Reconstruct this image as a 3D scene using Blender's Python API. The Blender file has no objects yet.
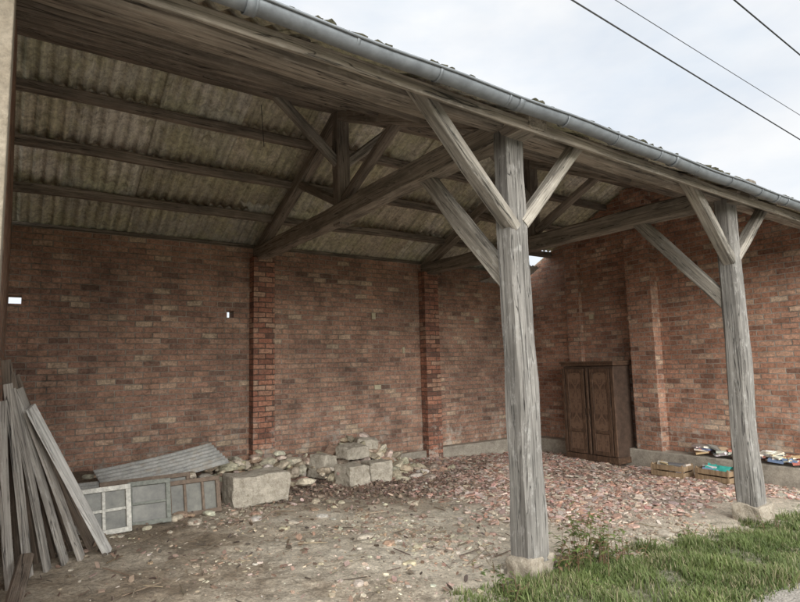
import bpy, bmesh, math, random
import numpy as np
from mathutils import Vector, Matrix, noise
random.seed(7); rng=np.random.default_rng(7)
S=bpy.context.scene
S.view_settings.view_transform='Standard'; S.view_settings.look='None'; S.view_settings.exposure=0

# ---------------------------------------------------------------- layout
YF,YB=3.24,9.12            # front post line, inner face of back wall
XL,XR=-0.12,9.67           # inner faces of end walls
XP=[-0.21,3.32,6.77]       # truss / post positions
YG=2.84                    # gutter line
ZE=3.47                    # roof underside at gutter
YR=6.18; ZR=5.07           # ridge
SL=(ZR-ZE)/(YR-YG)
def tilt(x,y):             # the old eave has sagged towards the right
    return -.030*(x-3.3)*min(1.1,max(0,1-(y-YG)/(YR-YG)))
def roofz(y,x=None):
    z=ZE+SL*(y-YG) if y<=YR else ZR-(y-YR)*(ZR-3.70)/(YB-YR)
    return z+(tilt(x,y) if x is not None and y<YR else 0)

def sm(a,b,x):
    t=min(1,max(0,(x-a)/(b-a))); return t*t*(3-2*t)
def gbase(x,y):
    xc=min(10,max(-1.5,x))
    z=-0.048*(xc-3.3)
    if y<3: z*= 0.45+0.55*sm(1.0,3.2,y)
    z+=0.16*sm(6.8,8.8,y)*(1-sm(2.4,5.2,x))
    far=max(abs(x-4)-9,abs(y-4)-9)
    if far>0: z*=1-sm(0,30,far)
    return z
def ground(x,y):
    z=gbase(x,y)
    a=sm(2.0,2.6,y)*(1-sm(9.2,10.5,y))
    if a>0 and -4<x<14:
        v=Vector((x*0.9,y*0.9,0))
        z+=a*(0.035*noise.noise(v)+0.020*noise.noise(v*3.1)+0.012*noise.noise(v*9)+0.005*noise.noise(v*22))
    return z

# ---------------------------------------------------------------- node helpers
def newmat(name):
    m=bpy.data.materials.new(name); m.use_nodes=True
    nt=m.node_tree; b=nt.nodes['Principled BSDF']
    return m,nt,b
def N(nt,t,**k):
    n=nt.nodes.new(t)
    for a,v in k.items():
        if a in n.inputs.keys(): n.inputs[a].default_value=v
        else: setattr(n,a,v)
    return n
def ramp(nt,src,stops):
    r=nt.nodes.new('ShaderNodeValToRGB'); e=r.color_ramp.elements
    while len(e)<len(stops): e.new(0.5)
    for i,(p,c) in enumerate(stops):
        e[i].position=p
        e[i].color=(c,c,c,1) if isinstance(c,(int,float)) else (*c,1)
    nt.links.new(src,r.inputs[0]); return r.outputs[0]
def mix(nt,fac,a,b,mode='MIX'):
    m=nt.nodes.new('ShaderNodeMix'); m.data_type='RGBA'; m.blend_type=mode
    for s,v in ((0,fac),(6,a),(7,b)):
        if isinstance(v,bpy.types.NodeSocket): nt.links.new(v,m.inputs[s])
        elif isinstance(v,(int,float)): m.inputs[s].default_value=v
        else: m.inputs[s].default_value=(*v,1)
    return m.outputs[2]
def noise_n(nt,vec,scale,detail=6,rough=.6,out='Fac',dist=0):
    n=nt.nodes.new('ShaderNodeTexNoise'); n.inputs['Scale'].default_value=scale
    n.inputs['Detail'].default_value=min(detail,5); n.inputs['Roughness'].default_value=rough
    n.inputs['Distortion'].default_value=dist
    if vec is not None: nt.links.new(vec,n.inputs['Vector'])
    return n.outputs[out]
def mapping(nt,vec,scale=(1,1,1),loc=(0,0,0)):
    m=nt.nodes.new('ShaderNodeMapping'); m.inputs['Scale'].default_value=scale; m.inputs['Location'].default_value=loc
    nt.links.new(vec,m.inputs['Vector']); return m.outputs[0]
def math_n(nt,op,a,b=0.0):
    m=nt.nodes.new('ShaderNodeMath'); m.operation=op
    for i,v in enumerate((a,b)):
        if isinstance(v,bpy.types.NodeSocket): nt.links.new(v,m.inputs[i])
        else: m.inputs[i].default_value=v
    return m.outputs[0]
def rng_n(nt,sock,a,b_):
    mr=nt.nodes.new('ShaderNodeMapRange'); mr.inputs[1].default_value=a; mr.inputs[2].default_value=b_; nt.links.new(sock,mr.inputs[0]); return mr.outputs[0]
def bump(nt,b,h,strength=.5,dist=.01):
    n=nt.nodes.new('ShaderNodeBump'); n.inputs['Strength'].default_value=strength; n.inputs['Distance'].default_value=dist
    nt.links.new(h,n.inputs['Height']); nt.links.new(n.outputs[0],b.inputs['Normal'])
def L(nt,a,b): nt.links.new(a,b)

def wood_mat(name,dark,light,stain=0.5,spot=(.42,.41,.38),spotamt=.25,crack=1.0):
    m,nt,b=newmat(name)
    tc=N(nt,'ShaderNodeTexCoord'); oi=N(nt,'ShaderNodeObjectInfo')
    add=nt.nodes.new('ShaderNodeVectorMath'); add.operation='ADD'
    mul=nt.nodes.new('ShaderNodeVectorMath'); mul.operation='SCALE'; 
    comb=nt.nodes.new('ShaderNodeCombineXYZ')
    for i in range(3): L(nt,oi.outputs['Random'],comb.inputs[i])
    L(nt,comb.outputs[0],mul.inputs[0]); mul.inputs['Scale'].default_value=37
    L(nt,tc.outputs['Object'],add.inputs[0]); L(nt,mul.outputs[0],add.inputs[1])
    v=add.outputs[0]
    g=noise_n(nt,mapping(nt,v,(42,42,1.3)),1.0,7,.7,dist=.5)
    g2=noise_n(nt,mapping(nt,v,(110,110,3.5)),1.0,3,.6)
    c=ramp(nt,g,[(.3,dark),(.47,[a*.45+c_*.55 for a,c_ in zip(dark,light)]),(.66,light)])
    blot=ramp(nt,noise_n(nt,mapping(nt,v,(4,4,1.2)),1.3,5,.65),[(.35,1-stain),(.6,1.0)])
    c=mix(nt,1.0,c,blot,'MULTIPLY')
    sp=ramp(nt,noise_n(nt,mapping(nt,v,(9,9,4)),1.6,8,.75),[(.54,0.0),(.66,spotamt)])
    c=mix(nt,sp,c,spot)
    ck=ramp(nt,noise_n(nt,mapping(nt,v,(16,16,.55)),1.0,3,.5,dist=1.0),[(.487,1.0),(.5,1-.9*crack),(.513,1.0)])
    c=mix(nt,.9,c,ck,'MULTIPLY')
    br=math_n(nt,'MULTIPLY_ADD',oi.outputs['Random'],.4); 
    br.node.inputs[2].default_value=.8
    cb=nt.nodes.new('ShaderNodeCombineColor')
    for i in range(3): L(nt,br,cb.inputs[i])
    c=mix(nt,1.0,c,cb.outputs[0],'MULTIPLY')
    L(nt,c,b.inputs['Base Color']); b.inputs['Roughness'].default_value=.9
    h=math_n(nt,'ADD',math_n(nt,'MULTIPLY',g,.7),math_n(nt,'MULTIPLY',ck,.8))
    h=math_n(nt,'ADD',h,math_n(nt,'MULTIPLY',g2,.25))
    bump(nt,b,h,.9,.012)
    return m
M_post=wood_mat('weathered_post_wood',(.13,.118,.105),(.37,.35,.32),.35,(.48,.465,.435),.6,.9)
M_beam=wood_mat('old_beam_wood',(.15,.125,.10),(.42,.365,.30),.45,(.46,.42,.36),.4)
M_dark=wood_mat('dark_roof_wood',(.13,.107,.085),(.36,.305,.25),.45,(.42,.38,.33),.3)
M_brace=wood_mat('pale_brace_wood',(.17,.15,.125),(.45,.41,.35),.4,(.50,.47,.42),.5)
M_plank=wood_mat('grey_plank_wood',(.19,.17,.15),(.50,.465,.42),.4,(.56,.54,.51),.4)
M_plankd=wood_mat('brown_plank_wood',(.08,.06,.045),(.25,.195,.15),.4,(.36,.32,.28),.2)
M_plankw=wood_mat('flaking_white_plank',(.42,.41,.385),(.72,.70,.67),.25,(.76,.75,.72),.6,.6)
M_crate=wood_mat('crate_wood',(.25,.16,.09),(.5,.36,.22),.2,(.5,.4,.3),.2,.4)

def brick_mat(name,stops,mortar,soot=.6,pale=.25,bw=.24,rh=.084):
    m,nt,b=newmat(name)
    uv=N(nt,'ShaderNodeUVMap').outputs[0]
    geo=N(nt,'ShaderNodeNewGeometry').outputs['Position']
    dn=noise_n(nt,geo,7,3,.6,'Color')
    sub=nt.nodes.new('ShaderNodeVectorMath'); sub.operation='SUBTRACT'; L(nt,dn,sub.inputs[0]); sub.inputs[1].default_value=(.5,.5,.5)
    sc=nt.nodes.new('ShaderNodeVectorMath'); sc.operation='SCALE'; L(nt,sub.outputs[0],sc.inputs[0]); sc.inputs['Scale'].default_value=.03
    ad=nt.nodes.new('ShaderNodeVectorMath'); ad.operation='ADD'; L(nt,uv,ad.inputs[0]); L(nt,sc.outputs[0],ad.inputs[1])
    t=nt.nodes.new('ShaderNodeTexBrick'); t.inputs['Scale'].default_value=1
    t.inputs['Color1'].default_value=(0,0,0,1); t.inputs['Color2'].default_value=(1,1,1,1)
    t.inputs['Mortar'].default_value=(.5,.5,.5,1)
    t.inputs['Brick Width'].default_value=bw; t.inputs['Row Height'].default_value=rh
    t.inputs['Mortar Size'].default_value=.0085; t.inputs['Mortar Smooth'].default_value=.35
    t.inputs['Bias'].default_value=0; L(nt,ad.outputs[0],t.inputs['Vector'])
    c=ramp(nt,t.outputs['Color'],stops)
    fine=noise_n(nt,geo,24,8,.8)
    c=mix(nt,.95,c,ramp(nt,fine,[(.32,.45),(.5,1.0),(.68,1.5)]),'MULTIPLY')
    med=noise_n(nt,geo,5,8,.75)
    pl=ramp(nt,noise_n(nt,geo,8,10,.85),[(.54,0.0),(.68,pale)])
    c=mix(nt,pl,c,(.54,.45,.37))
    mf=ramp(nt,noise_n(nt,geo,2.2,6,.7),[(.33,[v*.4 for v in mortar]),(.56,mortar)])
    c=mix(nt,math_n(nt,'MULTIPLY',t.outputs['Fac'],.95),c,mf)
    sz=nt.nodes.new('ShaderNodeSeparateXYZ'); L(nt,geo,sz.inputs[0])
    sal=math_n(nt,'MULTIPLY',rng_n(nt,sz.outputs[2],1.1,.0),ramp(nt,noise_n(nt,geo,3.2,8,.8),[(.53,0.0),(.62,.85)]))
    c=mix(nt,sal,c,(.56,.51,.44))
    st=ramp(nt,noise_n(nt,geo,.8,7,.65),[(.36,1-soot),(.58,1.0)])
    c=mix(nt,1,c,st,'MULTIPLY')
    st2=ramp(nt,med,[(.3,.65),(.52,1.0),(.75,1.2)])
    c=mix(nt,1,c,st2,'MULTIPLY')
    L(nt,c,b.inputs['Base Color']); b.inputs['Roughness'].default_value=.92
    h=math_n(nt,'SUBTRACT',math_n(nt,'MULTIPLY',fine,.5),t.outputs['Fac'])
    h=math_n(nt,'ADD',h,math_n(nt,'MULTIPLY',t.outputs['Color'],.3))
    bump(nt,b,h,1,.014)
    return m
st_back=[(0,(.23,.14,.105)),(.12,(.35,.205,.15)),(.4,(.43,.25,.18)),(.72,(.48,.285,.20)),(.9,(.52,.335,.24)),(1,(.60,.46,.33))]
st_right=[(0,(.25,.13,.09)),(.2,(.40,.205,.135)),(.6,(.47,.25,.17)),(.88,(.54,.325,.225)),(1,(.61,.46,.34))]
M_brickB=brick_mat('back_brick',st_back,(.46,.395,.33),.36,.45)
M_brickR=brick_mat('gable_brick',st_right,(.46,.40,.34),.32,.32)
M_brickP=brick_mat('pilaster_brick',[(0,(.18,.095,.07)),(.4,(.40,.175,.115)),(.75,(.47,.235,.155)),(1,(.52,.35,.25))],(.15,.125,.105),.3,.2)

def conc_mat(name,a,b_,sc=6,bs=.5,lich=None):
    m,nt,b=newmat(name); geo=N(nt,'ShaderNodeNewGeometry').outputs['Position']
    n1=noise_n(nt,geo,sc,9,.75); n2=noise_n(nt,geo,sc*7,6,.7)
    c=ramp(nt,n1,[(.3,a),(.7,b_)])
    c=mix(nt,.7,c,ramp(nt,n2,[(.3,.55),(.6,1.0),(.8,1.2)]),'MULTIPLY')
    if lich: c=mix(nt,ramp(nt,noise_n(nt,geo,sc*1.7,8,.7),[(.52,0.),(.66,.7)]),c,lich)
    L(nt,c,b.inputs['Base Color']); b.inputs['Roughness'].default_value=.95
    bump(nt,b,math_n(nt,'ADD',n2,n1),bs,.02); return m
M_conc=conc_mat('plinth_concrete',(.26,.23,.19),(.54,.49,.41))
M_stone=conc_mat('pale_stone',(.34,.30,.24),(.68,.62,.52),9,.7,(.25,.215,.16))
M_base=conc_mat('footing_stone',(.33,.28,.22),(.58,.51,.41),11,.8,(.26,.21,.15))
M_plaster=conc_mat('beige_plaster',(.22,.18,.13),(.36,.31,.24),5,.4)
M_moss=conc_mat('roof_moss',(.03,.03,.015),(.10,.09,.05),20,.8)
M_blockpale=conc_mat('pale_block',(.5,.45,.30),(.68,.62,.46),12,.3)
M_sheetmetal=conc_mat('weathered_sheet_metal',(.34,.34,.325),(.58,.575,.55),5,.15,(.36,.31,.25))

def attr_mat(name,rough=.9,noise_s=40,lo=.6,hi=1.25,bs=.3,trans=0,scale=1.0):
    m,nt,b=newmat(name); a=nt.nodes.new('ShaderNodeAttribute'); a.attribute_name='Col'
    geo=N(nt,'ShaderNodeNewGeometry').outputs['Position']
    n=noise_n(nt,geo,noise_s,4,.7)
    c=mix(nt,1,a.outputs['Color'],ramp(nt,n,[(.3,lo),(.7,hi)]),'MULTIPLY')
    L(nt,c,b.inputs['Base Color']); b.inputs['Roughness'].default_value=rough
    if bs: bump(nt,b,n,bs,.008)
    if trans:
        t=nt.nodes.new('ShaderNodeBsdfTranslucent'); L(nt,c,t.inputs[0])
        mx=nt.nodes.new('ShaderNodeMixShader'); mx.inputs[0].default_value=trans
        L(nt,b.outputs[0],mx.inputs[1]); L(nt,t.outputs[0],mx.inputs[2])
        L(nt,mx.outputs[0],nt.nodes['Material Output'].inputs[0])
    return m
M_chip=attr_mat('rubble_fragments')
M_rock=attr_mat('rubble_rock',noise_s=22,lo=.45,hi=1.4,bs=.8)
M_leaf=attr_mat('plant_leaf',.6,30,.8,1.2,0,.3)
M_grass=attr_mat('grass_blade',.6,3,.75,1.2,0,.3)
M_book=attr_mat('book_paper',.6,30,.85,1.1,0)

def corr_mat(name,tint=(1,1,1)):
    m,nt,b=newmat(name); a=nt.nodes.new('ShaderNodeAttribute'); a.attribute_name='Col'
    geo=N(nt,'ShaderNodeNewGeometry').outputs['Position']
    c=a.outputs['Color']
    n1=noise_n(nt,geo,1.7,9,.75); n2=noise_n(nt,geo,15,8,.85); st=noise_n(nt,mapping(nt,geo,(20,1.3,1.3)),1,6,.7)
    c=mix(nt,ramp(nt,n1,[(.44,0.),(.58,.75)]),c,(.56,.545,.37))
    c=mix(nt,ramp(nt,noise_n(nt,geo,5,8,.8),[(.52,0.),(.64,.6)]),c,(.33,.285,.20))
    c=mix(nt,1,c,ramp(nt,st,[(.3,.6),(.5,1.0),(.7,1.2)]),'MULTIPLY')
    c=mix(nt,1,c,ramp(nt,n2,[(.34,.55),(.5,1.0),(.68,1.35)]),'MULTIPLY')
    L(nt,c,b.inputs['Base Color']); b.inputs['Roughness'].default_value=.9
    bump(nt,b,n2,.4,.01); return m
M_corr=corr_mat('corrugated_sheet')
def simple(name,col,rough=.5,metal=0,ns=12,lo=.8,hi=1.1):
    m,nt,b=newmat(name); geo=N(nt,'ShaderNodeNewGeometry').outputs['Position']
    c=mix(nt,1,col,ramp(nt,noise_n(nt,geo,ns,7,.7),[(.3,lo),(.7,hi)]),'MULTIPLY')
    L(nt,c,b.inputs['Base Color']); b.inputs['Roughness'].default_value=rough; b.inputs['Metallic'].default_value=metal; return m
M_zinc=simple('zinc_gutter',(.25,.27,.29),.5,.4,8,.65,1.1)
M_wire=simple('cable_black',(.03,.03,.035),.6)
M_white=simple('flaking_white_paint',(.66,.64,.58),.7,0,30,.5,1.15)
M_greyp=simple('grey_paint',(.23,.24,.21),.7,0,30,.5,1.15)
M_brownp=simple('brown_paint',(.20,.145,.105),.7,0,30,.5,1.15)
M_glass=simple('dusty_glass',(.15,.145,.12),.25,0,7,.4,1.3)
M_teal=simple('teal_cloth',(.05,.42,.36),.8)
M_iron=simple('rusty_iron',(.10,.06,.04),.7,.5)

# ---------------------------------------------------------------- mesh helpers
def link(o,parent=None):
    S.collection.objects.link(o)
    if parent: o.parent=parent
    return o
def empty(name,loc=(0,0,0)):
    e=bpy.data.objects.new(name,None); e.location=loc; e.empty_display_size=.3
    S.collection.objects.link(e); return e
def uvbox(me):
    uv=me.uv_layers.new(name='UVMap'); 
    for p in me.polygons:
        n=p.normal; ax=max(range(3),key=lambda i:abs(n[i]))
        for li in p.loop_indices:
            c=me.vertices[me.loops[li].vertex_index].co
            uv.data[li].uv=(c.y,c.z) if ax==0 else ((c.x,c.z) if ax==1 else (c.x,c.y))
def mesh_obj(name,verts,faces,mat,parent=None,uv=False,col=None,smooth=False):
    me=bpy.data.meshes.new(name); me.from_pydata([tuple(v) for v in verts],[],[tuple(f) for f in faces]); me.update()
    if mat: me.materials.append(mat)
    if uv: uvbox(me)
    if col is not None:
        a=me.color_attributes.new('Col','FLOAT_COLOR','POINT')
        arr=np.ones((len(verts),4),dtype=np.float32); arr[:,:3]=col; a.data.foreach_set('color',arr.ravel())
    if smooth: me.polygons.foreach_set('use_smooth',[True]*len(me.polygons))
    o=bpy.data.objects.new(name,me); return link(o,parent)
def boxdata(c,s,R=None):
    c=Vector(c); v=[]
    for z in(-1,1):
        for y in(-1,1):
            for x in(-1,1):
                p=Vector((x*s[0]/2,y*s[1]/2,z*s[2]/2))
                if R is not None: p=R@p
                v.append(c+p)
    f=[(0,2,3,1),(4,5,7,6),(0,1,5,4),(2,6,7,3),(0,4,6,2),(1,3,7,5)]
    return v,f
def boxes(name,lst,mat,parent=None,bevel=0,uv=False,cols=None):
    V=[];F=[];C=[]
    for i,b in enumerate(lst):
        v,f=boxdata(*b); o=len(V); V+=v; F+=[tuple(a+o for a in q) for q in f]
        if cols: C+=[cols[i]]*8
    o=mesh_obj(name,V,F,mat,parent,uv,np.array(C) if cols else None)
    if bevel:
        m=o.modifiers.new('b','BEVEL'); m.width=bevel; m.segments=2; m.limit_method='ANGLE'
    return o
def beam(name,p0,p1,w,h,mat,parent,up=(0,0,1),jit=.008,taper=1.0,cham=.018,bow=.0):
    p0=Vector(p0);p1=Vector(p1); d=(p1-p0); Ln=d.length; z=d.normalized()
    u=Vector(up); 
    if abs(z.dot(u))>.95: u=Vector((0,1,0))
    x=u.cross(z).normalized(); y=z.cross(x).normalized()
    n=max(3,int(Ln/.12)); V=[];F=[]; sd=random.uniform(0,100)
    for i in range(n+1):
        t=i/n; k=1+(taper-1)*t
        hw=w/2*k; hh=h/2*k; c=cham*(1+.6*noise.noise(Vector((sd,t*Ln*2,50))))
        ring=[(hw-c,-hh),(hw,-hh+c),(hw,hh-c),(hw-c,hh),(-hw+c,hh),(-hw,hh-c),(-hw,-hh+c),(-hw+c,-hh)]
        ox=noise.noise(Vector((sd,t*Ln*.7,0)))*jit*1.6+bow*math.sin(math.pi*t); oy=noise.noise(Vector((sd,t*Ln*.7,9)))*jit*1.6
        for j,(a,b) in enumerate(ring):
            q=1+noise.noise(Vector((sd+j*1.7,t*Ln*1.6,3)))*jit*7
            V.append((a*q+ox,b*q+oy,t*Ln))
    for i in range(n):
        for j in range(8):
            a=i*8+j;b=i*8+(j+1)%8; F.append((a,b,b+8,a+8))
    F.append(tuple(reversed(range(8)))); F.append(tuple(n*8+j for j in range(8)))
    o=mesh_obj(name,V,F,mat,parent)
    M=Matrix((x,y,z)).transposed().to_4x4(); M.translation=p0; o.matrix_world=M
    return o

# ================================================================ BARN
barn=empty('open_barn')
def wall_grid(name,x0,x1,z0,z1,y0,y1,holes,mat):
    xs=sorted({x0,x1,*[h[0] for h in holes],*[h[1] for h in holes]}); zs=sorted({z0,z1,*[h[2] for h in holes],*[h[3] for h in holes]})
    def solid(i,j):
        if i<0 or j<0 or i>=len(xs)-1 or j>=len(zs)-1: return False
        cx=(xs[i]+xs[i+1])/2; cz=(zs[j]+zs[j+1])/2
        return not any(h[0]<cx<h[1] and h[2]<cz<h[3] for h in holes)
    V=[];F=[]
    def q(*p): o=len(V); V.extend(p); F.append((o,o+1,o+2,o+3))
    for i in range(len(xs)-1):
        for j in range(len(zs)-1):
            if not solid(i,j): continue
            a,b,c,d=xs[i],xs[i+1],zs[j],zs[j+1]
            q((a,y0,c),(b,y0,c),(b,y0,d),(a,y0,d)); q((b,y1,c),(a,y1,c),(a,y1,d),(b,y1,d))
            if not solid(i-1,j): q((a,y1,c),(a,y0,c),(a,y0,d),(a,y1,d))
            if not solid(i+1,j): q((b,y0,c),(b,y1,c),(b,y1,d),(b,y0,d))
            if not solid(i,j-1): q((a,y1,c),(b,y1,c),(b,y0,c),(a,y0,c))
            if not solid(i,j+1): q((a,y0,d),(b,y0,d),(b,y1,d),(a,y1,d))
    return mesh_obj(name,V,F,mat,barn,uv=True)
wall_grid('back_wall',XL-.26,XR+.26,-.7,3.62,YB,YB+.24,[(-.115,.03,2.55,2.66),(2.79,2.90,2.44,2.55)],M_brickB)
def gable(name,xa,xb,mat):
    prof=[(YF-.14,-.7),(YB-.003,-.7),(YB-.003,roofz(YB)-.05),(YR,ZR-.05),(YF-.14,roofz(YF-.14,(xa+xb)/2)-.05)]
    n=len(prof); V=[(xa,y,z) for y,z in prof]+[(xb,y,z) for y,z in prof]
    F=[tuple(range(n))[::-1],tuple(range(n,2*n))]+[(i,(i+1)%n,(i+1)%n+n,i+n) for i in range(n)]
    return mesh_obj(name,V,F,mat,barn,uv=True)
gable('right_gable_wall',XR,XR+.24,M_brickR)
gable('left_gable_wall',XL-.24,XL,M_brickB)
def pil(name,x0,x1,y0,y1,z0,z1,mat):
    return boxes(name,[(((x0+x1)/2,(y0+y1)/2,(z0+z1)/2),(x1-x0,y1-y0,z1-z0))],mat,barn,bevel=.006,uv=True)
pil('back_pilaster_a',3.16,3.52,YB-.2,YB+.02,-.6,3.44,M_brickP)
pil('back_pilaster_b',6.60,6.94,YB-.2,YB+.02,-.6,3.44,M_brickP)
pil('gable_pilaster_a',XR-.22,XR+.02,5.93,6.42,-.6,ZR-.25,M_brickR)
pil('gable_pilaster_b',XR-.1,XR+.02,7.62,7.95,-.6,4.1,M_brickR)
pil('wall_end_pier',-.42,-.075,YF-.2,YF+.1,-.6,3.5,M_plaster)
boxes('wall_plinth',[((7.4+.8,YB-.10,-.4),(2.9,.19,.84)),((5.1,YB-.06,-.4),(3.2,.11,.76)),((XR-.13,6.2-.02,-.42),(.25,5.55,.84))],M_conc,barn,bevel=.02)
boxes('putlog_blocks',[((5.54,YB-.003,2.54),(.08,.03,.12)),((5.6,YB-.003,1.22),(.14,.03,.08)),((8.09,YB-.003,2.52),(.12,.03,.09)),((XR-.003,7.4,2.5),(.03,.1,.10)),((6.2,YB-.003,1.9),(.05,.03,.12))],M_blockpale,barn,bevel=.004)

for i,x in enumerate(XP):
    if i==0: continue
    g=gbase(x,YF)
    w=.228
    beam(f'post_{i+1}',(x,YF,g+.12),(x,YF,3.50+tilt(x,YF)),w,w,M_post,barn,jit=.016,taper=.82,cham=.03)
block_footings=[(x,YF,gbase(x,YF)) for x in XP[1:]]
for i,x in enumerate(XP):
    T=f'truss_{i+1}_'; tl=tilt(x,YF)
    beam(T+'tie',(x,YF-.32 if i else YF,3.52+tl*.6),(x,YB+.05,3.50),.19,.23,M_beam,barn,jit=.016,bow=.02)
    beam(T+'king',(x,YR,3.36),(x,YR,ZR-.12),.17,.17,M_dark,barn)
    beam(T+'rafter_front',(x,YF-.02,3.60+tl*.7),(x,YR,ZR-.26),.15,.17,M_beam,barn)
    beam(T+'rafter_back',(x,YB-.02,3.58),(x,YR,ZR-.26),.15,.17,M_beam,barn)
    beam(T+'strut_back',(x,YR+.08,3.68),(x,YR+1.35,4.30),.11,.11,M_dark,barn)
    beam(T+'strut_front',(x,YR-.08,3.68),(x,YR-1.35,4.26),.11,.11,M_dark,barn)
    if i:
        beam(T+'ridge_brace_l',(x-.05,YR,4.16),(x-.95,YR,4.92),.10,.12,M_brace,barn)
        beam(T+'ridge_brace_r',(x+.05,YR,4.16),(x+.95,YR,4.92),.10,.12,M_brace,barn)
        beam(T+'knee_tie',(x,YF+.05,2.22),(x,YF+1.16,3.46),.11,.16,M_brace,barn,jit=.016)
        beam(T+'knee_plate_l',(x-.04,YF-.03,2.68),(x-1.05,YF-.105,3.62+tl),.10,.14,M_brace,barn,up=(0,1,0),jit=.016)
        beam(T+'knee_plate_r',(x+.04,YF-.03,2.72),(x+.82,YF-.105,3.60+tl),.10,.13,M_brace,barn,up=(0,1,0),jit=.016)
Xa,Xb=XL-.0,XR+.0
def long(name,y,dz,w,h,mat,jit=.014):
    cuts=[Xa,3.34,6.79,Xb]
    for k in range(3):
        o=random.uniform(-.012,.012)
        beam(f'{name}_{k+1}',(cuts[k],y+o,roofz(y,cuts[k])-dz-h/2+o),(cuts[k+1],y-o,roofz(y,cuts[k+1])-dz-h/2-o),w,h,mat,barn,jit=jit)
long('eave_plate',YF+.04,.03,.15,.15,M_beam)
long('ridge_beam',YR,.05,.14,.2,M_dark)
for k,y in enumerate((6.92,7.66,8.4)): long(f'back_purlin_{k+1}',y,.025,.10,.12,M_dark)
for k,y in enumerate((3.95,4.75,5.5)): long(f'front_purlin_{k+1}',y,.025,.13,.13,M_beam)
for k,y in enumerate((4.35,5.15,5.85)):
    beam(f'roof_board_{k+1}',(Xa,y,roofz(y,Xa)-.08),(Xb,y,roofz(y,Xb)-.08),.05,.24,M_dark,barn,up=(0,-SL,1))
beam('back_wall_plate',(Xa,YB+.1,3.655),(Xb,YB+.1,3.655),.12,.06,M_dark,barn)
beam('fascia_board',(Xa-.2,YG+.11,ZE-.04+tilt(Xa-.2,YG)),(Xb+.3,YG+.11,ZE-.04+tilt(Xb+.3,YG)),.03,.09,M_beam,barn,cham=.004)
for k,x in enumerate(np.arange(.5,9.6,.86)):
    beam(f'rafter_tail_{k}',(x,YG+.13,roofz(YG+.13,x)-.055),(x,4.1,roofz(4.1,x)-.055),.07,.07,M_dark,barn,cham=.006)
beam('hanging_wire',(2.02,5.5,4.35),(2.05,5.5,3.9),.006,.006,M_wire,barn,cham=.001,jit=.001)
# corrugated roof
V=[];F=[];C=[]
PIT=.135;AMP=.021;SW=PIT*7
def sheet(x0,x1,ya,yb,za,zb,col,off=0,tw=0,fr=0):
    nx=max(4,int((x1-x0)/PIT*8)); ny=4; o=len(V)
    for j in range(ny+1):
        t=j/ny
        for i in range(nx+1):
            x=x0+(x1-x0)*i/nx; y=ya+(yb-ya)*t
            V.append((x,y,za+(zb-za)*t+AMP+AMP*math.sin(2*math.pi*x/PIT)+off+tw*(i/nx-.5)*t+(tilt(x,y) if fr else 0))); C.append(col)
    for j in range(ny):
        for i in range(nx):
            a=o+j*(nx+1)+i; F.append((a,a+1,a+nx+2,a+nx+1))
base=[(.80,.78,.68),(.74,.72,.62),(.80,.77,.69),(.64,.61,.50),(.74,.69,.57),(.58,.53,.43)]
xs0=XL-.45
rowsB=[(YB+.5,8.3),(8.45,7.55),(7.7,6.8),(6.95,YR-.02)]
rowsF=[(YG-.06,3.95),(3.80,4.85),(4.7,5.6),(5.45,YR+.02)]
for rows,fr in((rowsB,0),(rowsF,1)):
    for ri,(ya,yb) in enumerate(rows):
        x=xs0; k=0
        while x<XR+.35:
            c=random.choice(base); f=random.uniform(.68,1.05); c=tuple(v*f for v in c)
            miss=(fr==0 and ri==0 and 8.5<x<9.2)
            if not miss:
                def rz(y):
                    return ZR-(y-YR)*(ZR-3.70)/(YB-YR) if not fr else ZE+SL*(y-YG)
                sheet(x-.03,min(x+SW+.03,XR+.42),ya,yb,rz(ya)+.0,rz(yb)+.012,c,off=.016*(k%2)+.006*(ri%2)+random.uniform(0,.010),tw=random.uniform(-.014,.014),fr=fr)
            x+=SW;k+=1
roof=mesh_obj('corrugated_roof',V,F,M_corr,barn,col=np.array(C),smooth=True)
md=roof.modifiers.new('s','SOLIDIFY'); md.thickness=.007
boxes('ridge_cap',[((4.8,YR-.1,ZR+.045),(10.6,.26,.02),Matrix.Rotation(math.atan(SL),3,'X')),((4.8,YR+.1,ZR+.045),(10.6,.26,.018),Matrix.Rotation(-math.atan(.466),3,'X'))],M_conc,barn)
# gutter
V=[];F=[];r=.06; n=14; x0,x1=XL-.45,XR+.45; yc=YG-.045;zc=ZE+.015
ring=[]
for i in range(n+1):
    a=math.pi*i/n; ring.append((-math.cos(a)*r,-math.sin(a)*r))
for i in range(6):
    a=math.pi+ -i*2*math.pi/6; ring.insert(0,(-r-.008+.009*math.cos(a+math.pi),.004+.009*math.sin(a+math.pi)))
m_=len(ring); ns=40
for s in range(ns+1):
    x=x0+(x1-x0)*s/ns; sag=.006*math.sin(s*1.3)+.004*math.sin(s*.5)+tilt(x,YG)
    for a,b in ring: V.append((x,yc+a,zc+b+sag))
for s in range(ns):
    for j in range(m_-1):
        a=s*m_+j; F.append((a,a+1,a+m_+1,a+m_))
gt=mesh_obj('gutter',V,F,M_zinc,barn,smooth=True)
md=gt.modifiers.new('s','SOLIDIFY'); md.thickness=.003
V=[];F=[]
def ringstrip(x,wd,rr):
    o=len(V)
    for s in(0,1):
        for i in range(n+1):
            a=math.pi*i/n; V.append((x+s*wd,yc-math.cos(a)*rr,zc-math.sin(a)*rr+tilt(x,YG)))
    for i in range(n): F.append((o+i,o+i+1,o+n+2+i,o+n+1+i))
for x in np.arange(x0+.3,x1,.62): ringstrip(x,.022,r+.006)
for x in np.arange(x0+1.5,x1,2.0): ringstrip(x,.05,r+.008)
gb=mesh_obj('gutter_brackets',V,F,M_zinc,barn,smooth=True); md=gb.modifiers.new('s','SOLIDIFY'); md.thickness=.003

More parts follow.
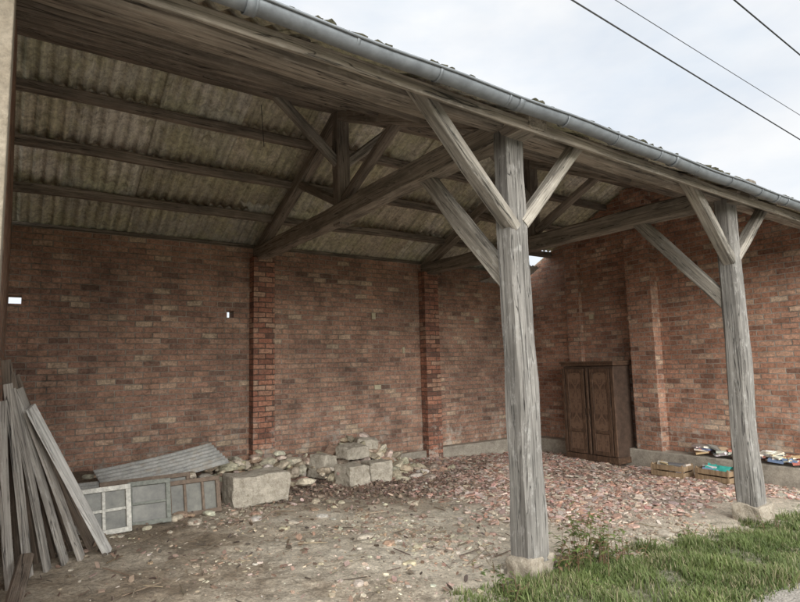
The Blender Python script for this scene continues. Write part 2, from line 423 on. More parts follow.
# ------------- rock generator
bm=bmesh.new(); bmesh.ops.create_icosphere(bm,subdivisions=2,radius=1); bm.verts.ensure_lookup_table()
ICO=np.array([v.co[:] for v in bm.verts]); ICOF=np.array([[v.index for v in f.verts] for f in bm.faces]); bm.free()
def rot(rx,ry,rz):
    return np.array(Matrix.Rotation(rz,3,'Z')@Matrix.Rotation(ry,3,'Y')@Matrix.Rotation(rx,3,'X'))
def rocks(name,items,mat,parent=None,flat=False):
    V=[];F=[];C=[];o=0
    for c,s,r,col in items:
        v=ICO.copy()
        cubish=random.random()<.75
        if cubish:
            v=v/np.abs(v).max(axis=1,keepdims=True)*.78
        for k in range(6):
            nrm=rng.normal(size=3); nrm/=np.linalg.norm(nrm); d=random.uniform(.6,.9)
            q=np.maximum(0,v@nrm-d); v=v-q[:,None]*nrm
        v=v+rng.normal(scale=.02,size=v.shape)
        v=v*np.array(s); v=v@rot(*r).T+np.array(c)
        V.append(v);F.append(ICOF+o);o+=len(v);C.append(np.tile(col,(len(v),1)))
    V=np.concatenate(V);F=np.concatenate(F);C=np.concatenate(C)
    return mesh_obj(name,V.tolist(),F.tolist(),mat,parent,col=C)
items=[]
for i in range(900):
    x=random.uniform(x0,x1); y=YG-.03+abs(random.gauss(0,.09)); s=random.uniform(.02,.055)
    if noise.noise(Vector((x*2.2,0,70)))<-.12 : s*=.5
    items.append(((x,y,roofz(y,x)+.065),(s*1.4,s,s*.9),(0,0,random.uniform(0,6)),(.05,.045,.025)))
rocks('roof_moss_clumps',items,M_moss,barn)

# ================================================================ GROUND
def axis(lo,hi,st,far):
    a=list(np.arange(lo,hi+1e-6,st)); s=st; p=hi
    up=[]
    while p<far: s*=1.35; p+=s; up.append(p)
    s=st;p=lo;dn=[]
    while p>-far: s*=1.35; p-=s; dn.append(p)
    return dn[::-1]+a+up
ax=axis(-.6,10.0,.032,600); ay=axis(1.9,9.3,.032,600)
nx,ny=len(ax),len(ay)
V=[(x,y,ground(x,y)) for y in ay for x in ax]
idx=np.arange(nx*ny).reshape(ny,nx)
F=np.stack([idx[:-1,:-1],idx[:-1,1:],idx[1:,1:],idx[1:,:-1]],-1).reshape(-1,4).tolist()
m,nt,b=newmat('ground_dirt'); geo=N(nt,'ShaderNodeNewGeometry').outputs['Position']
sx=nt.nodes.new('ShaderNodeSeparateXYZ'); L(nt,geo,sx.inputs[0])
n1=noise_n(nt,geo,1.1,9,.72); n2=noise_n(nt,geo,7,10,.82); n3=noise_n(nt,geo,40,8,.85)
c=ramp(nt,n1,[(.32,(.30,.235,.165)),(.45,(.44,.36,.27)),(.55,(.60,.525,.42)),(.7,(.68,.62,.52))])
yy=math_n(nt,'ADD',sx.outputs[1],math_n(nt,'MULTIPLY',n2,2.4))
xx=math_n(nt,'ADD',sx.outputs[0],math_n(nt,'MULTIPLY',n2,2.4))
# crushed mortar / sand spread in the middle
c=mix(nt,math_n(nt,'MULTIPLY',math_n(nt,'MULTIPLY',rng_n(nt,xx,2.8,3.9),rng_n(nt,yy,7.4,6.3)),.6),c,(.66,.59,.48))
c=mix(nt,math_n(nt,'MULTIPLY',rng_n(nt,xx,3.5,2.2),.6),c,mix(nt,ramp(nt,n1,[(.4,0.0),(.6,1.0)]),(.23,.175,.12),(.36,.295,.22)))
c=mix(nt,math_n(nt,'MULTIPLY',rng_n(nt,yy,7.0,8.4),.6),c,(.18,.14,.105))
c=mix(nt,math_n(nt,'MULTIPLY',math_n(nt,'MULTIPLY',rng_n(nt,xx,5.2,6.6),rng_n(nt,yy,4.6,5.6)),.7),c,(.35,.25,.20))
c=mix(nt,1,c,ramp(nt,n2,[(.34,.6),(.5,.98),(.66,1.25)]),'MULTIPLY')
c=mix(nt,.9,c,ramp(nt,n3,[(.36,.5),(.5,1.0),(.64,1.35)]),'MULTIPLY')
gr=ramp(nt,n2,[(.3,(.06,.075,.025)),(.7,(.12,.14,.05))])
gfac=math_n(nt,'MULTIPLY',rng_n(nt,yy,4.4,4.1),rng_n(nt,xx,3.6,4.2))
c=mix(nt,math_n(nt,'MULTIPLY',gfac,.7),c,gr)
out=math_n(nt,'MAXIMUM',rng_n(nt,sx.outputs[1],9.35,9.6),math_n(nt,'MAXIMUM',rng_n(nt,sx.outputs[0],9.9,10.2),math_n(nt,'MAXIMUM',rng_n(nt,sx.outputs[0],-.5,-1.2),rng_n(nt,sx.outputs[1],-6.4,-6.9))))
c=mix(nt,out,c,gr)
L(nt,c,b.inputs['Base Color']); b.inputs['Roughness'].default_value=.97
bump(nt,b,math_n(nt,'ADD',n2,math_n(nt,'MULTIPLY',n3,.7)),.9,.03)
mesh_obj('ground',V,F,m,smooth=True)
# road
m,nt,b=newmat('gravel_road'); geo=N(nt,'ShaderNodeNewGeometry').outputs['Position']
vo=nt.nodes.new('ShaderNodeTexVoronoi'); vo.inputs['Scale'].default_value=55; L(nt,geo,vo.inputs['Vector'])
c=ramp(nt,noise_n(nt,geo,30,9,.8),[(.3,(.24,.215,.19)),(.7,(.47,.43,.38))])
c=mix(nt,.6,c,ramp(nt,vo.outputs['Color'],[(0,.6),(1,1.2)]),'MULTIPLY')
L(nt,c,b.inputs['Base Color']); b.inputs['Roughness'].default_value=.95; bump(nt,b,vo.outputs['Distance'],.8,.01)
rx=[-600,-200,-60,-20]+list(np.arange(-8,14,.1))+[20,60,200,600]; ry=list(np.arange(-6,1.9,.4))+[1.7,1.8,1.9,2.0,2.05]; ry=sorted(set(round(float(v),3) for v in ry))
V=[];
for j,y in enumerate(ry):
    for x in rx:
        yy_=y
        if j==len(ry)-1 and -9<x<15: yy_=y+.09*noise.noise(Vector((x*2,0,0)))+.04*noise.noise(Vector((x*7,0,5)))
        V.append((x,yy_,gbase(x,yy_)+.006+.012*sm(0,.4,2.05-y)))
nx_=len(rx); F=[(j*nx_+i,j*nx_+i+1,(j+1)*nx_+i+1,(j+1)*nx_+i) for j in range(len(ry)-1) for i in range(nx_-1)]
mesh_obj('road',V,F,m,smooth=True)

# ------------- flat chips (broken tiles)
def chips(name,n,posf,sizef,colf,tilt_=.35,thick=.25,mat=None,lift=.0):
    V=[];F=[];C=[]
    cnt=0
    while cnt<n:
        p=posf()
        if p is None: continue
        x,y=p; s=sizef(); k=random.choice((4,4,5,5,6)); ph=random.uniform(0,6.28)
        asp=random.uniform(.45,1); R=Matrix.Rotation(random.uniform(0,6.28),3,'Z')@Matrix.Rotation(random.gauss(0,tilt_),3,'X')@Matrix.Rotation(random.gauss(0,tilt_),3,'Y')
        th=min(.02,s*thick*random.uniform(.6,1.4)); z=ground(x,y)+th*.4+random.uniform(0,lift)
        o=len(V); col=colf()
        pts=[(math.cos(ph+2*math.pi*i/k+random.uniform(-.3,.3))*s*random.uniform(.7,1),math.sin(ph+2*math.pi*i/k)*s*asp*random.uniform(.7,1)) for i in range(k)]
        for zz,kk in((-th/2,1),(th/2,.93)):
            for a,b_ in pts:
                q=R@Vector((a*kk,b_*kk,zz)); V.append((x+q.x,y+q.y,z+q.z)); C.append(col)
        F.append(tuple(o+k+i for i in range(k)))
        F.append(tuple(o+k-1-i for i in range(k)))
        for i in range(k): F.append((o+i,o+(i+1)%k,o+k+(i+1)%k,o+k+i))
        cnt+=1
    return mesh_obj(name,V,F,mat or M_chip,col=np.array(C))
def jcol(c,a=.25):
    f=random.uniform(1-a,1+a); return tuple(max(.01,v*f*random.uniform(.93,1.07)) for v in c)
tilec=[(.46,.27,.21),(.50,.335,.27),(.56,.42,.35),(.40,.24,.185),(.47,.40,.34),(.34,.245,.20),(.57,.48,.41),(.42,.345,.29)]
def in_solid(x,y):
    return x<XL+.03 or x>XR-.27 or y>YB-.22 or (9.05<x and 6.5<y<7.75)
def pos_tile():
    x=random.uniform(3.0,XR-.3); y=random.uniform(3.45,8.9)
    edge=4.3+.9*noise.noise(Vector((y*.8,2,0)))+(.5 if y<4.5 else 0)
    d=sm(edge-.5,edge+.9,x)*sm(3.5,4.3,y+.5*noise.noise(Vector((x*1.1,5,0))))
    d*=.3+.7*sm(-.25,.1,noise.noise(Vector((x*1.3,y*1.3,4))))
    if y>7.8: d*=.6
    if random.random()>d or in_solid(x,y): return None
    return x,y
chips('broken_tile_rubble',13500,pos_tile,lambda:random.choice((.8,1,1,1.5,2))*random.uniform(.016,.042),lambda:jcol(random.choice(tilec),.28),.22,.2,lift=.012)
dirtc=[(.50,.42,.33),(.56,.49,.39),(.42,.34,.26),(.42,.29,.21),(.36,.29,.22),(.60,.54,.44),(.26,.2,.15)]
def pos_dirt():
    x=random.uniform(-.1,6.2); y=random.uniform(2.2,8.6)
    if x>2.2 and y<3.1: return None
    d=.12+.88*sm(-.1,.4,noise.noise(Vector((x*1.1,y*1.1,11)))); d*= .4+.6*sm(.8,2.5,x)
    if random.random()>d or in_solid(x,y): return None
    return x,y
chips('ground_stone_chips',10500,pos_dirt,lambda:random.choice((.4,.5,.6,.8,1,1.8))*random.uniform(.007,.021),lambda:jcol(random.choice(dirtc),.15),.25,.35)
def pos_dark():
    if random.random()<.9: x=random.gauss(4.3,.9); y=random.gauss(7.2,.6)
    else: x=random.uniform(0,4); y=random.uniform(3,7)
    if in_solid(x,y) or y>8.8: return None
    return x,y
darkc=[(.17,.12,.09),(.24,.16,.12),(.32,.225,.175),(.13,.10,.08),(.4,.3,.245)]
chips('dead_leaf_litter',6000,pos_dark,lambda:random.uniform(.012,.04),lambda:jcol(random.choice(darkc)),.5,.1,lift=.04)
items=[]
for i in range(130):
    x=random.uniform(1.5,5.2); y=random.uniform(3.2,6.6)
    if noise.noise(Vector((x,y,20)))<-.1: continue
    s=random.choice((.5,.7,1,1.6))*random.uniform(.02,.045)
    items.append(((x,y,ground(x,y)+s*.1),(s*1.2,s,s*.5),(0,0,random.uniform(0,6)),jcol(random.choice([(.52,.46,.37),(.48,.41,.32),(.4,.28,.21),(.56,.51,.43)]),.15)))
for (x,y,s) in [(2.75,4.75,.11),(2.9,4.5,.06),(3.6,3.45,.10),(4.9,3.35,.08),(5.2,3.3,.10),(1.55,6.05,.12),(2.4,5.6,.07)]:
    items.append(((x,y,ground(x,y)+.01),(s,s*.7,s*.28),(.1,.05,random.uniform(0,6)),(.50,.44,.36)))
rocks('loose_stones',items,M_rock)
# twigs and splinters
V=[];F=[];C=[]
for i in range(160):
    x=random.uniform(.2,5.5); y=random.uniform(3.3,7.2); l=random.uniform(.06,.28); a=random.uniform(0,3.14); wd_=random.uniform(.003,.009)
    v,f=boxdata((x,y,ground(x,y)+.014),(l,wd_,wd_),Matrix.Rotation(a,3,'Z')@Matrix.Rotation(random.gauss(0,.06),3,'Y'))
    o=len(V);V+=v;F+=[tuple(q+o for q in k) for k in f];C+=[jcol(random.choice([(.2,.15,.1),(.35,.28,.2),(.12,.09,.07)]))]*8
mesh_obj('twig_litter',V,F,M_chip,col=np.array(C))

# ================================================================ RUBBLE PILES AND BLOCKS
def block(name,c,s,rz,mat=M_stone,rx=0,ry=0,parent=None,rough=.022):
    bm=bmesh.new(); bmesh.ops.create_cube(bm,size=1)
    bmesh.ops.scale(bm,vec=s,verts=bm.verts)
    bmesh.ops.bevel(bm,geom=bm.edges[:],offset=.022,segments=2,affect='EDGES',profile=.6)
    bmesh.ops.subdivide_edges(bm,edges=[e for e in bm.edges if e.calc_length()>.12],cuts=7,use_grid_fill=True)
    sd=random.uniform(0,90)
    for v in bm.verts:
        q=v.co*4+Vector((sd,0,0)); q2=v.co*14+Vector((sd,0,0)); v.co+=Vector((noise.noise(q),noise.noise(q+Vector((7,0,0))),noise.noise(q+Vector((0,7,0)))))*rough*1.3+Vector((noise.noise(q2),noise.noise(q2+Vector((7,0,0))),noise.noise(q2+Vector((0,7,0)))))*rough*.6
    me=bpy.data.meshes.new(name); bm.to_mesh(me); bm.free(); me.materials.append(mat)
    o=bpy.data.objects.new(name,me); o.location=c; o.rotation_euler=(rx,ry,rz); link(o,parent); return o
for x,y,g in block_footings:
    block('post_footing',(x,y,g+.01),(.27,.27,.28) if x<5 else (.31,.30,.34),.03,M_base,parent=barn)
def G(x,y): return ground(x,y)
block('stone_block',(2.42,6.72,G(2.42,6.72)+.17),(.70,.38,.34),.05)
block('stone_block',(3.95,7.15,G(3.95,7.15)+.14),(.36,.34,.30),.2)
block('stone_block',(4.42,7.25,G(4.42,7.25)+.15),(.34,.34,.30),-.1)
block('stone_block',(4.25,7.7,G(4.25,7.6)+.38),(.42,.3,.18),.3,rx=.1)
block('stone_block',(4.62,7.9,G(4.6,7.9)+.46),(.34,.26,.14),-.3,ry=.15)
block('stone_block',(3.75,7.65,G(3.75,7.65)+.2),(.3,.3,.32),.4,ry=.1)
stc=[(.58,.51,.40),(.50,.43,.33),(.44,.37,.28),(.62,.56,.46),(.37,.31,.24),(.45,.30,.23)]
items=[]
for i in range(300):
    a=random.gauss(0,1); bq=random.gauss(0,1); x=4.75+a*.5; y=8.05+bq*.38
    if y>8.8 or x>6.2: continue
    top=.55*math.exp(-((x-4.6)**2/.5+(y-8.15)**2/.35)); s=random.uniform(.05,.14)
    items.append(((x,y,G(x,y)+random.uniform(0,top)),(s*1.4,s,s*.5),(random.gauss(0,.35),random.gauss(0,.35),random.uniform(0,6)),jcol(random.choice(stc),.2)))
rocks('stone_rubble_pile',items,M_rock)
items=[]
for i in range(280):
    x=random.uniform(1.7,3.9); y=7.45+random.gauss(0,.3)+ .1*x
    if y>8.8: continue
    s=random.choice((.5,1,1))*random.uniform(.05,.12)
    items.append(((x,y,G(x,y)+random.uniform(0,.24)),(s*1.4,s,s*.6),(random.gauss(0,.3),random.gauss(0,.3),random.uniform(0,6)),jcol(random.choice(stc),.25)))
for i in range(110):
    x=random.uniform(.1,3.2); y=random.uniform(6.0,8.7); s=random.uniform(.02,.07)
    items.append(((x,y,G(x,y)+s*.2),(s*1.4,s,s*.6),(0,0,random.uniform(0,6)),jcol(random.choice(stc),.3)))
rocks('stone_rubble_heap',items,M_rock)

# ================================================================ CORRUGATED SHEETS
def corr_sheet(name,w,l,pitch,amp,M,bend=0,mat=None):
    V=[];F=[];nx=int(w/pitch*8);ny=8
    for j in range(ny+1):
        for i in range(nx+1):
            x=w*i/nx; t=j/ny
            V.append((x,l*t,amp*math.sin(2*math.pi*x/pitch)+bend*math.sin(math.pi*t)))
    F=[(j*(nx+1)+i,j*(nx+1)+i+1,(j+1)*(nx+1)+i+1,(j+1)*(nx+1)+i) for j in range(ny) for i in range(nx)]
    o=mesh_obj(name,V,F,mat or M_sheetmetal,smooth=True); o.matrix_world=M
    s=o.modifiers.new('s','SOLIDIFY'); s.thickness=.006; return o
def frame(o,xdir,ydir):
    x=Vector(xdir).normalized(); y=Vector(ydir); z=x.cross(y).normalized(); y=z.cross(x)
    M=Matrix((x,y,z)).transposed().to_4x4(); M.translation=Vector(o); return M
corr_sheet('corrugated_sheet',.66,1.42,.09,.019,frame((.90,7.25,.26),(-.12,1,.30),(1,.05,.12)),.02)
corr_sheet('corrugated_sheet',.7,1.2,.1,.017,frame((.6,7.0,.2),(-.05,1,.2),(1,0,.04)),.03)
corr_sheet('loose_roof_sheet',1.0,1.0,.12,.018,frame((8.3,8.25,3.66),(1,.1,-.02),(-.1,.9,-.28)),-.08)

# ================================================================ WINDOW FRAMES
def window(name,x,y,w,h,rz,lean,mat,cols,rows):
    e=empty(name,(x,y,G(x,y)-.01)); e.rotation_euler=(lean,0,rz)
    t=.045; d=.04
    L_=[((0,0,t/2),(w,d,t)),((0,0,h-t/2),(w,d,t)),((-w/2+t/2,0,h/2),(t,d,h-2*t)),((w/2-t/2,0,h/2),(t,d,h-2*t))]
    for i in range(1,cols): L_.append(((-w/2+w*i/cols,0,h/2),(.028,d*.8,h-2*t)))
    for j in range(1,rows): L_.append(((0,.003,h*j/rows),(w-2*t,d*.7,.026)))
    boxes('sash',L_,mat,e,bevel=.004)
    boxes('glass',[((0,.006,h/2),(w-2*t,.004,h-2*t))],M_glass,e)
window('window_frame',.74,6.02,.47,.43,.07,-.28,M_white,2,2)
window('window_frame',1.17,6.24,.40,.43,-.04,-.33,M_greyp,1,2)
window('window_frame',1.66,6.46,.56,.38,.02,-.30,M_brownp,3,1)
window('window_frame',1.22,6.62,.9,.42,.02,-.3,M_brownp,3,2)

# ================================================================ LEANING PLANKS
pk=empty('wooden_plank_stack')
def plank(i,b0,t0,w,t,mat):
    beam(f'plank_{i}',b0,t0,w,t,mat,pk,up=(.9,-.42,.35),jit=.006,cham=.003,bow=random.uniform(-.02,.02))
specs=[((.70,5.38),(.11,5.20,1.36),.13,.03,M_plankw),((.60,5.58),(.04,5.56,1.44),.09,.03,M_plankd),((.50,5.32),(.03,5.27,1.50),.09,.03,M_plank),
((.47,5.62),(.0,5.52,1.60),.08,.04,M_plankd),((.39,5.3),(.0,5.22,1.46),.10,.025,M_plank),((.34,5.5),(-.03,5.4,1.62),.09,.03,M_plankd),((.27,5.22),(-.02,5.12,1.50),.08,.03,M_plank),
((.22,5.45),(-.05,5.35,1.68),.10,.03,M_plankd),((.15,5.15),(-.04,5.08,1.54),.09,.03,M_plank),((.10,5.35),(-.06,5.3,1.72),.10,.03,M_plankd),((.04,4.95),(-.07,5.0,1.42),.09,.03,M_plank),((.65,5.8),(.02,5.85,1.5),.10,.03,M_plankd)]
for i,(bq,tq,w,t_,mt) in enumerate(specs):
    plank(i+1,(bq[0],bq[1],G(*bq)-.01),tq,w,t_,mt)
bt=empty('fallen_board')
beam('board',(.02,4.0,G(.1,4)+.02),(.12,5.0,G(.1,5)+.2),.1,.03,M_plankd,bt)

# ================================================================ WARDROBE
m,nt,b=newmat('walnut_veneer'); tc=N(nt,'ShaderNodeTexCoord').outputs['Object']
w1=noise_n(nt,mapping(nt,tc,(3,9,1.6)),1.5,8,.7,dist=2.5)
c=ramp(nt,w1,[(.3,(.045,.026,.017)),(.5,(.11,.064,.04)),(.68,(.20,.118,.074))])
c=mix(nt,.6,c,ramp(nt,noise_n(nt,tc,14,8,.8),[(.3,.4),(.6,1.1)]),'MULTIPLY')
L(nt,c,b.inputs['Base Color']); b.inputs['Roughness'].default_value=.6; M_wal=m
m,nt,b=newmat('burl_panel'); tc=N(nt,'ShaderNodeTexCoord').outputs['Object']
sp=nt.nodes.new('ShaderNodeSeparateXYZ'); L(nt,tc,sp.inputs[0])
ab=math_n(nt,'ABSOLUTE',sp.outputs[1]); cbx=nt.nodes.new('ShaderNodeCombineXYZ')
L(nt,ab,cbx.inputs[0]); L(nt,math_n(nt,'ABSOLUTE',sp.outputs[2]),cbx.inputs[2])
w1=noise_n(nt,mapping(nt,cbx.outputs[0],(9,1,4)),1.2,7,.65,dist=1.6)
c=ramp(nt,w1,[(.3,(.055,.032,.022)),(.43,(.12,.07,.046)),(.52,(.215,.132,.086)),(.62,(.10,.06,.04))])
L(nt,c,b.inputs['Base Color']); b.inputs['Roughness'].default_value=.6; M_burl=m
M_wdark=simple('dark_walnut',(.075,.047,.033),.65,0,10,.5,1.5)
W,H,D=1.18,1.94,.54
wd=empty('wardrobe',(9.05,7.12,-.33))
fx=0
boxes('carcass',[((fx+D/2,0,.09+(H-.19)/2),(D-.04,W-.04,H-.20))],M_wdark,wd,bevel=.006)
boxes('cornice',[((fx+D/2-.01,0,H-.03),(D+.06,W+.06,.035)),((fx+D/2-.005,0,H-.07),(D+.02,W+.02,.05))],M_wal,wd,bevel=.01)
boxes('base_rail',[((fx+D/2-.005,0,.13),(D+.01,W+.01,.11))],M_wal,wd,bevel=.01)
boxes('feet',[((fx+.04,s*(W/2-.05),.04),(.08,.08,.085)) for s in(-1,1)]+[((fx+D-.05,s*(W/2-.05),.04),(.08,.08,.085)) for s in(-1,1)],M_wdark,wd,bevel=.01)
boxes('stiles',[((fx+.0,y,1.0),(.03,.065,1.60)) for y in(-W/2+.035,W/2-.035)]+[((fx-.004,0,1.0),(.035,.045,1.60))],M_wal,wd,bevel=.006)
for s in(-1,1):
    yc_=s*.285; dw=.44;
    boxes(f'door_frame_{(s+3)//2}',[((fx-.002,yc_-dw/2+.035,1.0),(.026,.07,1.58)),((fx-.002,yc_+dw/2-.035,1.0),(.026,.07,1.58)),
      ((fx-.002,yc_,.235),(.026,dw-.14,.07)),((fx-.002,yc_,1.755),(.026,dw-.14,.07)),((fx-.002,yc_,.62),(.026,dw-.14,.05))],M_wal,wd,bevel=.005)
    for k,(zc_,hh) in enumerate(((.43,.32),(1.18,1.07))):
        o=boxes(f'door_panel_{s}_{k}',[((0,0,0),(.014,dw-.145,hh))],M_burl,wd,bevel=.004); o.location=(fx+.002,yc_,zc_)
boxes('door_handle',[((fx-.022,.04,1.0),(.012,.014,.10)),((fx-.022,-.04,1.0),(.012,.014,.10))],M_iron,wd,bevel=.003)

# ================================================================ CRATES AND BOOKS
papc=[(.7,.66,.56),(.62,.58,.5),(.5,.2,.15),(.2,.28,.42),(.75,.73,.68),(.35,.33,.3),(.66,.5,.3),(.15,.15,.16)]
def bookitems(cx,cy,z,n,sx_,sy_,hz=.0):
    b_=[];c_=[]
    for i in range(n):
        w=random.uniform(.12,.2);l=random.uniform(.17,.26);t=random.uniform(.012,.035)
        R=Matrix.Rotation(random.uniform(0,3.1),3,'Z')@Matrix.Rotation(random.gauss(0,.18),3,'X')@Matrix.Rotation(random.gauss(0,.12),3,'Y')
        b_.append(((cx+random.uniform(-sx_,sx_),cy+random.uniform(-sy_,sy_),z+random.uniform(0,hz)),(w,l,t),R)); c_.append(jcol(random.choice(papc),.15))
    return b_,c_
def crate(name,x,y,rz,extra=False):
    e=empty(name,(x,y,G(x,y)+.015)); e.rotation_euler=(0,0,rz)
    w,l,h=.34,.52,.2; ls=[((0,0,.008),(w,l,.012))]
    for k in(0,1):
        z=.045+k*.095
        for s in(-1,1): ls.append(((s*w/2,0,z),(.009,l,.075))); ls.append(((0,s*l/2,z),(w-.012,.010,.075)))
    for a in(-1,1):
        for c_ in(-1,1): ls.append(((a*(w/2-.016),c_*(l/2-.018),.1),(.022,.022,.2)))
    boxes('slats',ls,M_crate,e,bevel=.002)
    b_,c_=bookitems(0,0,.10,10,.05,.13,.09); boxes('papers',b_,M_book,e,cols=c_)
    if extra:
        V=[];F=[];n_=10
        for j in range(n_+1):
            for i in range(n_+1):
                a=i/n_-.5;bb=j/n_-.5; V.append((a*.3,bb*.36-.05,.23+.05*noise.noise(Vector((a*5,bb*5,1)))-.25*abs(a)**1.5))
        F=[(j*(n_+1)+i,j*(n_+1)+i+1,(j+1)*(n_+1)+i+1,(j+1)*(n_+1)+i) for j in range(n_) for i in range(n_)]
        mesh_obj('cloth',V,F,M_teal,e,smooth=True)
crate('wooden_crate',8.80,5.38,.06); crate('wooden_crate',8.92,4.72,-.05,True)
b_=[];c_=[]
for cy in (5.3,4.95,4.75,4.35,4.2,4.0,3.85):
    a,c2=bookitems(XR-.13,cy,.05,7,.03,.09,.1)
    b_+=a;c_+=c2
boxes('book_pile',b_,M_book,cols=c_)
bq,cq=bookitems(8.9,8.7,G(8.9,8.7)+.06,6,.1,.2,.05); boxes('paper_pile',bq,M_book,cols=[(.6,.58,.52)]*6)

# ================================================================ GRASS + WEEDS
def blades(name,pts,hf,colf,wd=.004,mat=M_grass):
    n=len(pts); P=np.array(pts); ang=rng.uniform(0,2*np.pi,n); h=hf(n,P); lean=rng.uniform(.1,.95,n)*h; w=wd*rng.uniform(.7,1.5,n)
    dx=np.cos(ang);dy=np.sin(ang); px=-dy;py=dx
    def pt(fr,side,wk):
        return np.stack([P[:,0]+dx*lean*fr**2+px*w*wk*side,P[:,1]+dy*lean*fr**2+py*w*wk*side,P[:,2]+h*fr*(1-.25*fr*lean/h)],-1)
    vs=[pt(0,-1,1),pt(0,1,1),pt(.5,-1,.85),pt(.5,1,.85),pt(1,0,0)]
    V=np.stack(vs,1).reshape(-1,3); base_=np.arange(n)[:,None]*5
    me=bpy.data.meshes.new(name); me.vertices.add(len(V)); me.vertices.foreach_set('co',V.ravel().astype(np.float32))
    loops=np.concatenate([base_+np.array([[0,1,3,2]]),base_+np.array([[2,3,4]])],1).ravel()
    me.loops.add(len(loops)); me.loops.foreach_set('vertex_index',loops.astype(np.int32))
    ls=(np.arange(n)[:,None]*7+np.array([[0,4]])).ravel(); me.polygons.add(2*n); me.polygons.foreach_set('loop_start',ls.astype(np.int32))
    me.update(calc_edges=True); me.validate()
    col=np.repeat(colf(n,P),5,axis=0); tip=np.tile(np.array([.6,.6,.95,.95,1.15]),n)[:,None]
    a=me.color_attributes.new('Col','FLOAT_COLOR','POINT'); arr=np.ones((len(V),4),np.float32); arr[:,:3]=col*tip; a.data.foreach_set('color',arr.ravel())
    me.materials.append(mat); o=bpy.data.objects.new(name,me); link(o); return o
pts=[]
while len(pts)<80000:
    x=random.uniform(2.2,12.5) if random.random()<.93 else random.uniform(-3,12); y=random.uniform(1.95,3.6)
    e=3.10+.24*noise.noise(Vector((x*1.4,0,7)))+.12*noise.noise(Vector((x*5,0,3)))
    left=2.55+ (3.2-y)*-.15+.3*noise.noise(Vector((y*2,3,0)))
    d=(1-sm(e-.15,e+.2,y))
    d*=sm(left-.5,left+.5,x)*sm(1.93,2.15,y+.05*noise.noise(Vector((x*6,0,1))))
    d*=.18+.82*sm(-.3,.15,noise.noise(Vector((x*3,y*3,2))))
    if random.random()<d and not (x>9.6 and y>3.05): pts.append((x,y,ground(x,y)-.003))
def pn(P,s,o):
    return np.array([noise.noise(Vector((p[0]*s,p[1]*s,o))) for p in P])
def gcol(n,P):
    a=np.array([.115,.16,.045]);b_=np.array([.20,.25,.085]);d=np.array([.38,.34,.2])
    t=np.clip(.5+pn(P,2.2,30)+rng.normal(0,.25,n),0,1)[:,None]; c=a*(1-t)+b_*t; k=(rng.random(n)<.10+.2*np.clip(pn(P,1.7,40)*2,0,1))[:,None]; return np.where(k,d,c)
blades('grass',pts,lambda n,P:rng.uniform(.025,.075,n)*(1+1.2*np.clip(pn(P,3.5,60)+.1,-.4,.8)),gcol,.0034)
def leaf_mesh(V,F,C,o,dirv,l,w,col,droop=.3):
    d=Vector(dirv).normalized(); s=d.cross(Vector((0,0,1)));
    if s.length<.05: s=Vector((1,0,0))
    s.normalize(); b0=len(V); n_=4
    for i in range(n_+1):
        t=i/n_; wv=w*math.sin(math.pi*min(1,t*.92+.06)); p=Vector(o)+d*l*t-Vector((0,0,droop*l*t*t))
        for sd in(-1,0,1): V.append(tuple(p+s*wv*sd*.5+Vector((0,0,abs(sd)*wv*.15)))); C.append(tuple(c*(.8 if sd==0 else 1) for c in col))
    for i in range(n_):
        for k in(0,1): a=b0+i*3+k; F.append((a,a+1,a+4,a+3))
def weed(name,x,y,nst,h,nl,ls,spread,stemc=(.20,.12,.07)):
    V=[];F=[];C=[];g=ground(x,y)
    for s in range(nst):
        a=random.uniform(0,6.28); ln=random.uniform(.05,.5); top=Vector((math.cos(a)*ln*h,math.sin(a)*ln*h,h*random.uniform(.6,1))); b0=Vector((x+random.gauss(0,spread),y+random.gauss(0,spread),g))
        o=len(V); n_=6
        for i in range(n_+1):
            t=i/n_; p=b0+Vector((top.x*t*t,top.y*t*t,top.z*t)); r_=.004*(1-t*.7)
            for k in range(4): V.append((p.x+r_*math.cos(k*1.57),p.y+r_*math.sin(k*1.57),p.z)); C.append(stemc)
        for i in range(n_):
            for k in range(4): F.append((o+i*4+k,o+i*4+(k+1)%4,o+(i+1)*4+(k+1)%4,o+(i+1)*4+k))
        for l in range(nl):
            t=random.uniform(.1,1); p=b0+Vector((top.x*t*t,top.y*t*t,top.z*t)); aa=random.uniform(0,6.28)
            leaf_mesh(V,F,C,p,(math.cos(aa),math.sin(aa),random.uniform(.1,.8)),ls*random.uniform(.5,1.2)*(1.2-.6*t),ls*.3*random.uniform(.7,1.2),jcol(random.choice([(.14,.19,.055),(.19,.24,.08),(.11,.145,.045),(.24,.17,.09)]),.2),.4)
    for l in range(nl*2):
        aa=random.uniform(0,6.28); leaf_mesh(V,F,C,(x+random.gauss(0,spread),y+random.gauss(0,spread),g),(math.cos(aa),math.sin(aa),random.uniform(.3,1.2)),ls*1.6*random.uniform(.6,1.1),ls*.5,jcol((.14,.20,.06),.25),.5)
    return mesh_obj(name,V,F,M_leaf,col=np.array(C))
weed('dock_weed',3.74,3.10,15,.48,12,.085,.10)
weed('dock_weed',3.98,3.18,13,.44,13,.085,.10)
weed('dock_weed',3.5,3.05,7,.25,9,.08,.07)
weed('dock_weed',4.3,3.1,8,.28,9,.07,.09)
weed('dock_weed',2.9,3.0,5,.15,9,.07,.08)
weed('dock_weed',6.5,3.0,5,.16,8,.06,.08)
weed('dock_weed',3.1,3.42,4,.12,6,.05,.06)
weed('dock_weed',5.3,3.15,5,.14,8,.06,.08)

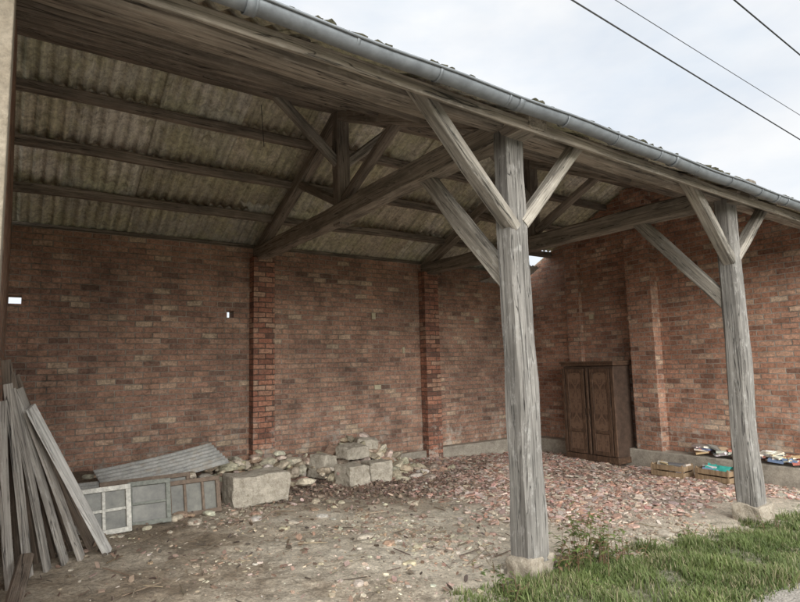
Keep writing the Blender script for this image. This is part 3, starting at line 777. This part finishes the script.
# ================================================================ POWER LINES
def cable(name,y,z,r_,x0_=-30,x1_=60,dy=0):
    cu=bpy.data.curves.new(name,'CURVE'); cu.dimensions='3D'; cu.bevel_depth=r_; cu.bevel_resolution=2
    sp_=cu.splines.new('POLY'); n_=60; sp_.points.add(n_)
    for i in range(n_+1):
        t=i/n_; x=x0_+(x1_-x0_)*t; sp_.points[i].co=(x,y+dy*(x-6),z-.5+.5*(2*((x-15)/90))**2+.5,1)
    cu.materials.append(M_wire); o=bpy.data.objects.new(name,cu); link(o)
cable('power_line',4.75,6.6,.012,dy=.065); cable('power_line',4.75,7.02,.006,dy=.045); cable('power_line',4.75,8.82,.016,dy=.06)

# ================================================================ CAMERA
cam=bpy.data.cameras.new('cam'); co=bpy.data.objects.new('camera',cam); S.collection.objects.link(co); S.camera=co
cam.sensor_width=36; cam.lens=36*570/800; cam.clip_start=.05; cam.clip_end=2000
yaw=math.radians(34);p=math.radians(6.5);ro=math.radians(1.4)
fh=Vector((math.sin(yaw),math.cos(yaw),0)); r0=Vector((math.cos(yaw),-math.sin(yaw),0))
fw=fh*math.cos(p)+Vector((0,0,math.sin(p))); u0=r0.cross(fw)
rr=r0*math.cos(ro)-u0*math.sin(ro); uu=u0*math.cos(ro)+r0*math.sin(ro)
M=Matrix((rr,uu,-fw)).transposed().to_4x4(); M.translation=(0,0,1.6); co.matrix_world=M

# ================================================================ LIGHT
w=bpy.data.worlds.new('World'); S.world=w; w.use_nodes=True; nt=w.node_tree; bg=nt.nodes['Background']
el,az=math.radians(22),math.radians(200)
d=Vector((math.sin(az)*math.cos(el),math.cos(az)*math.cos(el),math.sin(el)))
sky=nt.nodes.new('ShaderNodeTexSky'); sky.sky_type='NISHITA'; sky.sun_disc=False; sky.sun_elevation=el; sky.sun_rotation=az
tc=nt.nodes.new('ShaderNodeTexCoord')
n1=noise_n(nt,mapping(nt,tc.outputs['Generated'],(1,1,2.2)),1.8,7,.55)
f=ramp(nt,n1,[(.36,.8),(.6,1.0)])
n2=noise_n(nt,mapping(nt,tc.outputs['Generated'],(1,1,2.5),(3,1,0)),3,7,.6)
cl=ramp(nt,n2,[(.3,(.82,.88,.945)),(.65,(1,1,.99))])
# extra cloud glow added around the sun behind the camera, brightens the interior
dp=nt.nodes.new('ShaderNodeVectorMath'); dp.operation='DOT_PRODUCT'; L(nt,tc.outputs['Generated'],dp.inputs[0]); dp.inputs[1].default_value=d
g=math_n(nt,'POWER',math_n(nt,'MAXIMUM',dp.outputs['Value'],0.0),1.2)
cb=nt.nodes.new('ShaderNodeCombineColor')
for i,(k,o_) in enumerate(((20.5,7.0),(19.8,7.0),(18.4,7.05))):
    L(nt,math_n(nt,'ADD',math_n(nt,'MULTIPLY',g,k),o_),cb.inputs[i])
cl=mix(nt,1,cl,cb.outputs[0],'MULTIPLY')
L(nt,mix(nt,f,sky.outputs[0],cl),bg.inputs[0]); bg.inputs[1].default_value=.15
sl=bpy.data.lights.new('sun','SUN'); sl.energy=1.5; sl.angle=math.radians(40); sl.color=(1,.97,.92)
so=bpy.data.objects.new('sun',sl); S.collection.objects.link(so)
so.rotation_euler=d.to_track_quat('Z','Y').to_euler()
